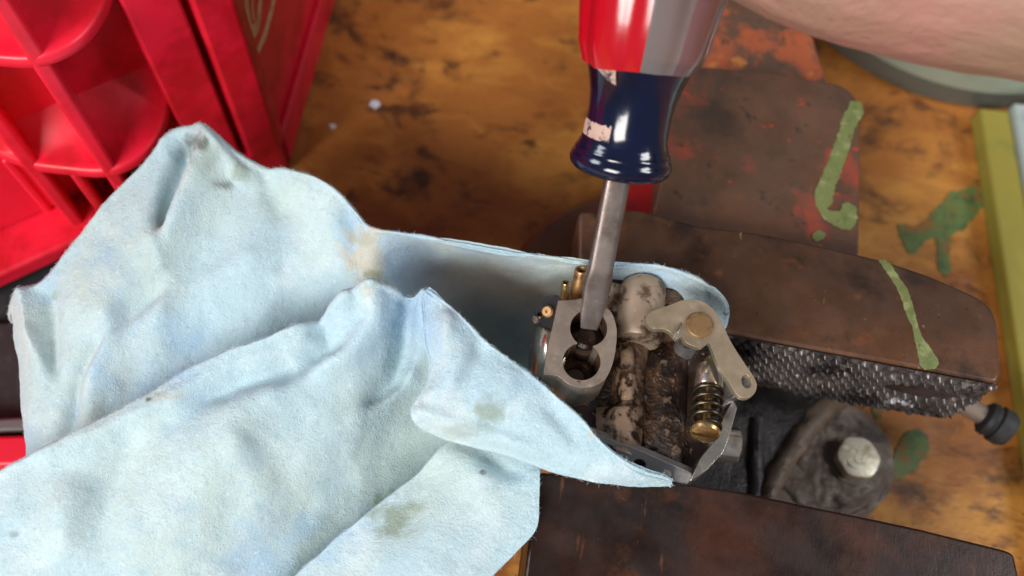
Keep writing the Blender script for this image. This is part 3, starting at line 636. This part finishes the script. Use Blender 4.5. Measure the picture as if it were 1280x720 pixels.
# tower with the double bore
ZT = 70
th = [(699, 376), (715, 375), (737, 373), (752, 383), (762, 388), (769, 402), (771, 420), (768, 445), (763, 462), (756, 474), (744, 482), (730, 485), (716, 482), (705, 476), (697, 470), (681, 468), (680, 467), (680, 465), (684, 440), (691, 408), (698, 378)]
touter = [(p.x, p.y) for p in [at(q.x, q.y, ZT) for q in spline([(a, b, 0) for a, b in th], 4, closed=True)]]
ca_, cb_ = (736, 410), (727, 452)
def bore_pts():
    out = []
    r1 = 23.5; r2 = 24
    # angle where circles meet
    A_ = Vector(ca_); B_ = Vector(cb_); d_ = (B_-A_); L_ = d_.length; ang = math.atan2(d_.y, d_.x)
    x = (L_**2+r1**2-r2**2)/(2*L_); wv = min(14.5, math.sqrt(max(0, r1**2-x**2)))
    t1 = math.acos(min(1, math.sqrt(r1**2-wv**2)/r1)) if r1 > wv else 0
    t2 = math.asin(wv/r2)
    for i in range(25):
        a = ang+t1+(2*math.pi-2*t1)*i/24; out.append((A_.x+r1*math.cos(a), A_.y+r1*math.sin(a)*.98))
    for i in range(25):
        a = ang+math.pi+t2+(2*math.pi-2*t2)*i/24; out.append((B_.x+r2*math.cos(a), B_.y+r2*math.sin(a)*.98))
    return out
bore = xy(bore_pts(), ZT)
mb = MB(); mb.prism(touter, [bore], 48, ZT, cap0=False)
tower = mb.build('metering_tower', M['tower'], carb, bevel=.35, bseg=2, rough=.06, rscale=.8)
c2, c3 = at(*ca_, ZT), at(*cb_, ZT)
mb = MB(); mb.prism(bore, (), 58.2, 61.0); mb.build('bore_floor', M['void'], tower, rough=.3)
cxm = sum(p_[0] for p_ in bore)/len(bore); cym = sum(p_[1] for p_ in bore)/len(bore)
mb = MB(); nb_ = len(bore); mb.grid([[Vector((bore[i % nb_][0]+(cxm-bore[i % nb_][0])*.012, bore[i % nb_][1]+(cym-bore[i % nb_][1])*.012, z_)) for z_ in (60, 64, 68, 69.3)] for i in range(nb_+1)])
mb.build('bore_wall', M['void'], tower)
Fb = Frame((c3.x, c3.y, 61.0), (0, 0, 1))
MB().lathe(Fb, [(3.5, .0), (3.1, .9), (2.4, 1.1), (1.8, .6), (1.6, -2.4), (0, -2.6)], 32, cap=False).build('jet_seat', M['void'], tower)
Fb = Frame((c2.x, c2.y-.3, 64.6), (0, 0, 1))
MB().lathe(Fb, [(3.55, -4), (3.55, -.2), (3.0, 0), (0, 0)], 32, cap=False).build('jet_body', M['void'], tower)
MB().lathe(Fb, [(2.7, 0), (2.6, 1.0), (1.9, 1.5), (1.0, 1.4), (0, 1.3)], 32, cap=False).build('jet_screw', M['gunk'], tower, rough=.15, rscale=.9)
# brass tubes beyond the tower
def pipe(name, a, b, r, mt, **kw):
    F = Frame(a, Vector(b)-Vector(a)); L_ = (Vector(b)-Vector(a)).length
    return MB().lathe(F, [(r, 0), (r, L_-.2), (r-.12, L_), (r*.68, L_), (r*.62, L_-.3), (r*.62, L_-5), (0, L_-5)], 28, cap=False).build(name, mt, carb, **kw)
pipe('brass_nipple', at(716, 392, 59), at(727, 337, 70), 1.42, M['old_brass'])
pipe('brass_peg', at(704, 392, 61), at(707, 353, 69), .85, M['brass'])
# chrome cover and screw ear at the left end
a = at(694, 455, 59); cyl('cover_gasket', at(689, 446, 59)+Vector((1.2, 0, 0)), at(689, 446, 59)+Vector((-.9, .06, .1)), 7.6, M['old_brass']); lx = Vector((-1, -.10, .12)).normalized()
cyl('end_cover', at(685, 447, 58.6)-lx*2.2, at(685, 447, 58.6)+lx*3.4, 7.3, M['nickel'], [(0, 0), (.96, 0), (1, .15), (1, .30), (.97, .38), (.90, .46), (.90, .55), (.93, .62), (.93, .72), (.86, .85), (.6, 1), (0, 1)], seg=48)
cyl('cover_hole_disc', at(671, 480, 60)-lx*.4, at(671, 480, 60)+lx*.4, 1.6, M['void'])  # solid dark disc; the shade of an open hole is put in its colour
ear = MB().prism(roundpoly(xy([(668, 385), (680, 370), (700, 368), (704, 400), (694, 414), (676, 404)], 64), 1.2, 4), [circle(tuple(at(676, 394, 64))[:2], .8, 16)], 61.5, 64).build('screw_ear', M['black'], carb, bevel=.3)
MB().lathe(Frame(at(685, 390, 64), (-.5, -.3, 1)), [(0, -1), (1.25, -1), (1.3, .5), (1.0, .8), (.35, .8), (.3, .3), (0, .3)], 24, cap=False).build('ear_screw', M['old_brass'], ear)
MB().lathe(Frame(at(672, 399, 63), (-1, -.6, .6)), [(0, -1), (.8, -1), (.8, .8), (0, 1)], 16, cap=False).build('ear_pin', M['nickel'], ear)
# bottom flange with two holes on its front
f0, f1 = at(741, 541, 62), at(866, 592, 62)
fd = (f1-f0); fd.z = 0; fl = fd.length; fd.normalize(); fn = Vector((fd.y, -fd.x, 0)); fn = fn if fn.y < 0 else -fn
fn = (fn+Vector((0, 0, .75))).normalized(); FF = Frame(f0, fn, fd); sg = 1 if FF.v.z > 0 else -1
def q2(pts): return [(a_, sg*b_) for a_, b_ in pts]
mb = MB(); mb.prism(roundpoly(q2([(-1, 0), (fl*.42, .3), (fl, 0), (fl, -5.5), (fl*.6, -7), (-1, -5)]), .8, 3), [circle((fl*.20, -sg*2.6), 1.5, 20, ), circle((fl*.52, -sg*2.9), 1.3, 20)], -1.8, 0, FF)
flange = mb.build('flange_plate', M['dark_steel'], carb, bevel=.25)
mb = MB(); mb.prism(q2([(0, -.8), (fl-.5, -.8), (fl-.5, -6), (0, -5)]), (), -2.2, -1.5, FF); mb.build('gasket', M['grime'], carb)
mb = MB(); mb.lathe(Frame(FF(fl*.78, sg*-2.6, .02), fn), [(0, .4), (.9, .4), (1.2, 0)], 6, cap=False); mb.build('rivet', M['nickel'], flange)
# shaft bracket and end
br = roundpoly(xy([(862, 602), (876, 572), (896, 548), (905, 520), (916, 500), (922, 508), (912, 545), (904, 566), (884, 588)], 63), .5, 2)
mb = MB(); mb.prism(br, (), 55, 63); mb.build('shaft_bracket', M['nickel'], carb, bevel=.4, rough=.15, rscale=.4)
br = xy([(893, 478), (906, 452), (948, 480), (914, 500), (898, 510)], 67)
mb = MB(); mb.prism(br, (), 60, 67); mb.build('stop_bracket', M['dark_steel'], carb, bevel=.3)
cyl('shaft_end', at(893, 553, 58), at(922, 557, 58), 3.7, M['nickel'], [(0, 0), (1, 0), (1, .93), (.93, 1), (.5, 1.0), (0, .97)], seg=48)
cyl('shaft_spacer', at(884, 560, 57), at(894, 560, 57), 2.6, M['dark_steel'])
# throttle lever
ZL = 72.5
lv = [(809, 405), (808, 396), (815, 389), (838, 381), (854, 375), (868, 374), (880, 378), (892, 387), (903, 404), (912, 424), (928, 450), (943, 472), (946, 484), (941, 494), (932, 498), (921, 493), (911, 478), (899, 458), (890, 436), (886, 428), (878, 434), (868, 433), (856, 427), (852, 420), (846, 424), (838, 415), (828, 411), (816, 411)]
lo = [(p.x, p.y) for p in [at(q.x, q.y, ZL) for q in spline([(a_, b_, 0) for a_, b_ in lv], 3, closed=True)]]
hole = xy([(933+6.3*math.cos(t)*1.0+1.2*math.sin(t), 477+8.6*math.sin(t)) for t in [2*math.pi*i/24 for i in range(24)]], ZL)
mb = MB(); mb.prism(lo, [hole], ZL-1.5, ZL)
lever = mb.build('throttle_lever', M['lever'], carb, bevel=.28, bseg=2, rough=.05, rscale=.6)
MB().lathe(Frame(at(874, 407, ZL), (0, 0, 1)), [(2.75, -.5), (2.75, .35), (2.55, .6), (1.4, .66), (0, .55)], 36, cap=False).build('pivot_pin', M['bronze'], lever, rough=.05, rscale=.8)
mb = MB(); mb.tube([at(842, 423, ZL-.3), at(846, 416, ZL+.5), at(850, 408, ZL+.5), at(851, 404, ZL+.1)], [.25, .35, .35, .2], 8); mb.build('lever_burr', M['nickel'], lever)
cyl('throttle_shaft', at(874, 407, ZL)-Vector((0, 0, 16)), at(874, 407, ZL)-Vector((0, 0, 1)), 2.4, M['dark_steel'])
# idle screw: tip, post, spring, slotted head
s0, s1 = at(888, 452, 65.0), at(881, 543, 71.0)
sd_ = (s1-s0).normalized(); Ls = (s1-s0).length; FS = Frame(s0, sd_)
idle = thing('dummy', s0, 'x', 'x'); bpy.data.objects.remove(idle)
scr = MB().lathe(FS, [(0, -1.2), (.9, -1.1), (1.3, -.2), (1.3, .8), (.9, 1.2), (.9, Ls-1)], 24, cap=False).build('idle_screw', M['brass'], carb)
MB().lathe(FS, [(0, 2.0), (2.5, 2.0), (2.8, 2.3), (2.8, 7.3), (2.6, 7.6), (0, 7.6)], 36, cap=False).build('screw_post', M['nickel'], carb)
P = []; turns = 4.3; za, zb = 7.9, Ls-1.4
for i in range(int(turns*26)+1):
    t = i/(turns*26); a_ = t*turns*2*math.pi; P.append(FS(2.85*math.cos(a_), 2.75*math.sin(a_), za+(zb-za)*t))
MB().tube(P, .44, 8).build('spring', M['spring'], scr, smooth=60)
# slotted head
hp = MB(); FHd = Frame(s1-sd_*1.0, sd_, (1, .25, 0))
for sgn in (1, -1):
    seg = 18; bm = hp.bm; a_in = .42
    prof = [(2.8, -.1), (2.95, .2), (2.95, .5), (2.65, 1.0), (1.8, 1.35)]
    rows = []
    for rr, w in prof:
        th0 = math.asin(min(.99, a_in/rr)); rows.append([bm.verts.new(FHd(rr*math.cos(th0+(math.pi-2*th0)*k/seg), sgn*rr*math.sin(th0+(math.pi-2*th0)*k/seg), w)) for k in range(seg+1)])
    for A_, B_ in zip(rows, rows[1:]):
        for k in range(seg): bm.faces.new((A_[k], A_[k+1], B_[k+1], B_[k]))
    bm.faces.new(rows[-1]); bm.faces.new(rows[0])
    for k in range(len(rows)-1): bm.faces.new((rows[k][0], rows[k+1][0], rows[k+1][-1], rows[k][-1]))
hp.lathe(FHd, [(0, -.3), (2.75, -.3), (2.85, .3), (0, .3)], 36, cap=False)
hp.build('screw_head', M['brass'], scr, smooth=30)
# oil and sawdust caked over the casting, as one uneven skin with bare metal showing through
G = []; nu, nv = 150, 170; CL = []
for i in range(nu+1):
    row = []
    for j in range(nv+1):
        a_ = i/nu; b_ = j/nv; x = 740+(868-740)*a_-6*b_+(20 if b_ < .3 else 0)*(.3-b_)/.3; y = 420+(546+a_*44-420)*b_
        step = 1/(1+math.exp(-(y-506)/2.5)); cx = 784-step*4; wd = 13+step*9
        z = 59.2+(4.2-step*.4)*math.exp(-(((x-cx)/wd)**2)**1.6)+.9*math.exp(-((x-838)/19)**2)-.5*math.exp(-((x-812)/8)**2)+1.2*max(0, b_-.5)*2.0*(1 if x > 806 else .2)
        z -= 1.0*math.exp(-((y-503)/5)**2)*(x < 808)
        p = at(x, y, z); e = min(a_, 1-a_, b_, 1-b_)*14
        nn_ = noise.fractal(p*.45, .8, 2.1, 5); bare = 0
        if 766 < x < 799 and 424 < y < 500: bare = .55
        if 746 < x < 803 and y > 508: bare = .8
        cl = max(0, min(1, (bare-.42+nn_*.95)*2.6)) if bare else max(0, min(.5, (nn_-.42)*3))
        p.z += nn_*.30*(1-cl*.7)+noise.noise(p*2.4)*.12*(1-cl)-1.8*math.exp(-e*e*.6)
        row.append(p); CL.append(cl)
    G.append(row)
mb = MB(); mb.grid(G); od = mb.build('casting_web', M['gunk'], carb, smooth=0)
at_ = od.data.attributes.new('bare', 'FLOAT', 'POINT'); at_.data.foreach_set('value', np.array(CL, dtype=np.float32))

# ------------------------------------------------------------------ screwdriver
tipw = at(736, 411, 67.6); col = at(771, 214, 64.5)
adir = (UV*.855+RV*.10-DV*.50).normalized()
# slide the collar so that it projects on its place in the photograph at the length of the blade
best = min(((Vector(proj(tipw+(UV*math.cos(a_)+RV*b_-DV*math.sin(a_)).normalized()*30))-Vector((769, 236))).length, a_, b_) for a_ in [x/100 for x in range(20, 75)] for b_ in [x/100 for x in range(5, 30)])
adir = (UV*math.cos(best[1])+RV*best[2]-DV*math.sin(best[1])).normalized(); print('driver', best)
LB = 33.0
FD = Frame(tipw, adir, RV)
drv = thing('screwdriver', tipw, 'flat screwdriver with red, clear and dark blue handle standing in the carburetor bore', 'screwdriver')
# blade: round shaft forged flat towards the tip
def sup(a_, n_=2): return math.copysign(abs(math.cos(a_))**(2/n_), math.cos(a_)), math.copysign(abs(math.sin(a_))**(2/n_), math.sin(a_))
prof = [(0, 1.75, .30, 6), (.3, 1.85, .36, 6), (3, 2.3, .62, 5), (7, 2.55, .95, 4), (9.5, 2.75, 1.2, 5), (11.5, 2.72, 1.55, 5), (12.6, 2.56, 1.75, 5), (14, 2.46, 1.8, 5), (22, 2.46, 1.8, 5), (LB+4, 2.46, 1.8, 5)]
mb = MB(); bm = mb.bm; rows = []
for w, rx, ry, nn in prof:
    rows.append([bm.verts.new(FD(rx*sup(2*math.pi*k/36, nn)[0], ry*sup(2*math.pi*k/36, nn)[1], w)) for k in range(36)])
for A_, B_ in zip(rows, rows[1:]):
    for k in range(36): bm.faces.new((A_[k], A_[(k+1) % 36], B_[(k+1) % 36], B_[k]))
bm.faces.new(rows[0]); bm.faces.new(rows[-1])
mb.build('blade', M['shaft'], drv, rough=.04, rscale=.6)
k_ = 1.07
def hl(prof): return [(r*k_, LB+w) for r, w in prof]
grip_blue = MB().lathe(FD, hl([(0, -.6), (3.2, -.5), (6.2, -.1), (8.3, .7), (9.0, 1.5), (9.2, 2.5), (8.95, 3.4), (8.55, 3.9), (8.6, 4.3), (8.35, 4.9), (8.0, 5.3), (8.0, 5.7), (7.75, 6.0), (7.7, 6.6), (7.45, 7.2), (7.35, 9), (7.3, 12), (7.6, 15), (8.3, 18), (9.3, 21), (9.8, 22.6), (6, 23.2), (0, 23.4)]), 64, cap=False).build('handle_neck', M['handle_blue'], drv, smooth=60)
def flute(a_): 
    x = (a_/(2*math.pi)*8) % 1; return 1-.06*math.exp(-((x-.5)/.2)**2)
def sector(name, a0, a1, z0, mt, taper=0):
    mb = MB(); bm = mb.bm; seg = 40; rows = []
    pr = [(10.6, 20.6+z0), (11.9, 24.0), (12.5, 29), (13.3, 35), (13.8, 42), (14, 55), (13.8, 70), (13.5, 84), (12.6, 90), (10, 93.5), (6, 95), (0.4, 95.2)]
    for r, w in pr:
        row = []
        for k in range(seg+1):
            a_ = a0+(a1-a0)*k/seg; ww = w
            if taper and w < 30: ww = w-taper*(1-abs(2*k/seg-1))
            row.append(bm.verts.new(FD(r*flute(a_)*math.cos(a_), r*flute(a_)*math.sin(a_), LB+ww)))
        rows.append(row)
    axis = [bm.verts.new(FD(0, 0, LB+w)) for r, w in pr]
    for i in range(len(pr)-1):
        for k in range(seg): bm.faces.new((rows[i][k], rows[i][k+1], rows[i+1][k+1], rows[i+1][k]))
        bm.faces.new((rows[i][0], rows[i+1][0], axis[i+1], axis[i])); bm.faces.new((rows[i][-1], axis[i], axis[i+1], rows[i+1][-1]))
    bm.faces.new(rows[0]+[axis[0]])
    return mb.build(name, mt, drv, smooth=50)
# which angle faces the camera
tc = (CP-FD(0, 0, LB+35)); fa = math.atan2(tc.dot(FD.v), tc.dot(FD.u))
r_ang = math.atan2(RV.dot(FD.v), RV.dot(FD.u)); sgn = 1 if math.sin(fa-r_ang) > 0 else -1
def A2(deg): return fa+sgn*math.radians(deg)      # +deg = towards picture left
sector('grip_panel', A2(-2), A2(95), 0, M['handle_red'], 1.0)['label'] = 'red side of the grip'
sector('grip_panel', A2(-36), A2(-2), 0, M['handle_clear'], 0)['label'] = 'smoky clear side of the grip'
sector('grip_panel', A2(-130), A2(-36), 0, M['handle_pink'], 0)['label'] = 'clear side of the grip with reflected red painted in as purple'
sector('grip_panel', A2(95), A2(230), 0, M['handle_clear'], 0)['label'] = 'smoky clear back of the grip'
# worn pale print round the neck
mb = MB(); G = []
for i in range(26):
    a_ = A2(20+62*i/25); r_ = 8.02; jag = noise.noise(Vector((i*.6, 1, 0)))*.9
    G.append([FD((r_+ex)*math.cos(a_), (r_+ex)*math.sin(a_), LB+w) for ex, w in ((-.3, 6.4+jag*.3), (.06, 7.0+jag*.5), (-.02, 9.4+jag*.6), (-.4, 10.4+jag))])
mb.grid(G); mb.build('worn_print', M['print'], grip_blue)
mb = MB(); G = []
for i in range(12):
    a_ = A2(22+34*i/11); G.append([FD((9.3+ex)*math.cos(a_), (9.3+ex)*math.sin(a_), LB+w) for ex, w in ((-.5, 17.4+i*.12), (.45, 19.2+i*.1), (.75, 20.1+i*.1))])
mb.grid(G); mb.build('worn_print', M['print'], grip_blue)

# ------------------------------------------------------------------ the hand above
person = thing('person', at(1100, -60, 130), 'bare blurred hand gripping the top of the screwdriver handle', 'hand')
def hp_(w, ang, r): 
    a_ = A2(ang); return FD(r*math.cos(a_), r*math.sin(a_), LB+w)
h0, h1, h2, h3, h4 = at(925, -125, 133), at(1000, -98, 133), at(1100, -70, 133), at(1290, -34, 134), at(1600, -30, 140)
mb = MB()
def limb(pts, rads, k=5):
    P = spline(pts, k); n = len(P); r = [rads[min(len(rads)-1, int(i/k))]*(1-(i/k-int(i/k)))+rads[min(len(rads)-1, int(i/k)+1)]*(i/k-int(i/k)) for i in range(n)]
    mb.tube(P, r, 16)
    for c, q in ((P[0], r[0]), (P[-1], r[-1])): bmesh.ops.create_icosphere(mb.bm, subdivisions=3, radius=q, matrix=Matrix.Translation(c))
limb([h0, h1, h2, h3, h4], [13.5, 15.5, 16.5, 16.5, 22])
back = [hp_(w, -75, 27) for w in (64, 79, 93, 106)]
for i, kp in enumerate(back):
    limb([h2.lerp(h3, .3)+Vector((0, 3*i, 5*i)), h1.lerp(kp, .45), kp], [14, 12, 9.8])
    ws = [62, 78, 93, 107][i]; f = [.88, 1, 1.04, .98][i]
    limb([kp, hp_(ws, -30, 23.5), hp_(ws, 20, 22.5), hp_(ws-.5, 70, 22), hp_(ws-1.5, 112, 20.5)], [9.8*f, 8.6*f, 8.2*f, 7.6*f, 6.6*f])
limb([h2.lerp(h3, .4)+Vector((0, 8, 10)), hp_(88, -120, 30), hp_(98, -165, 24), hp_(108, 155, 21)], [15, 12, 9.6, 7.6])
hand = mb.build('hand', M['skin'], person, smooth=0)
rm = hand.modifiers.new('remesh', 'REMESH'); rm.mode = 'VOXEL'; rm.voxel_size = .0011; rm.use_smooth_shade = True
sm_ = hand.modifiers.new('smooth', 'SMOOTH'); sm_.factor = .6; sm_.iterations = 8

# ------------------------------------------------------------------ small debris on the bench
def chip(px, py, z, r, mt, label, cat='chip', name='paint_chip'):
    p = at(px, py, z); mb = MB(); q = circle((p.x, p.y), r, 9); q = [(a_+random.uniform(-.3, .3)*r, b_+random.uniform(-.4, .4)*r) for a_, b_ in q]
    mb.prism(q, (), z+.05, z+.5); return mb.build(name, mt, label=label, cat=cat, bevel=.1)
chip(470, 131, 0, 1.6, M['chip'], 'pale flake lying on the bench between crate and screwdriver')
chip(416, 158, 0, 1.0, M['chip'], 'tiny pale flake on the bench close beside the red crate')
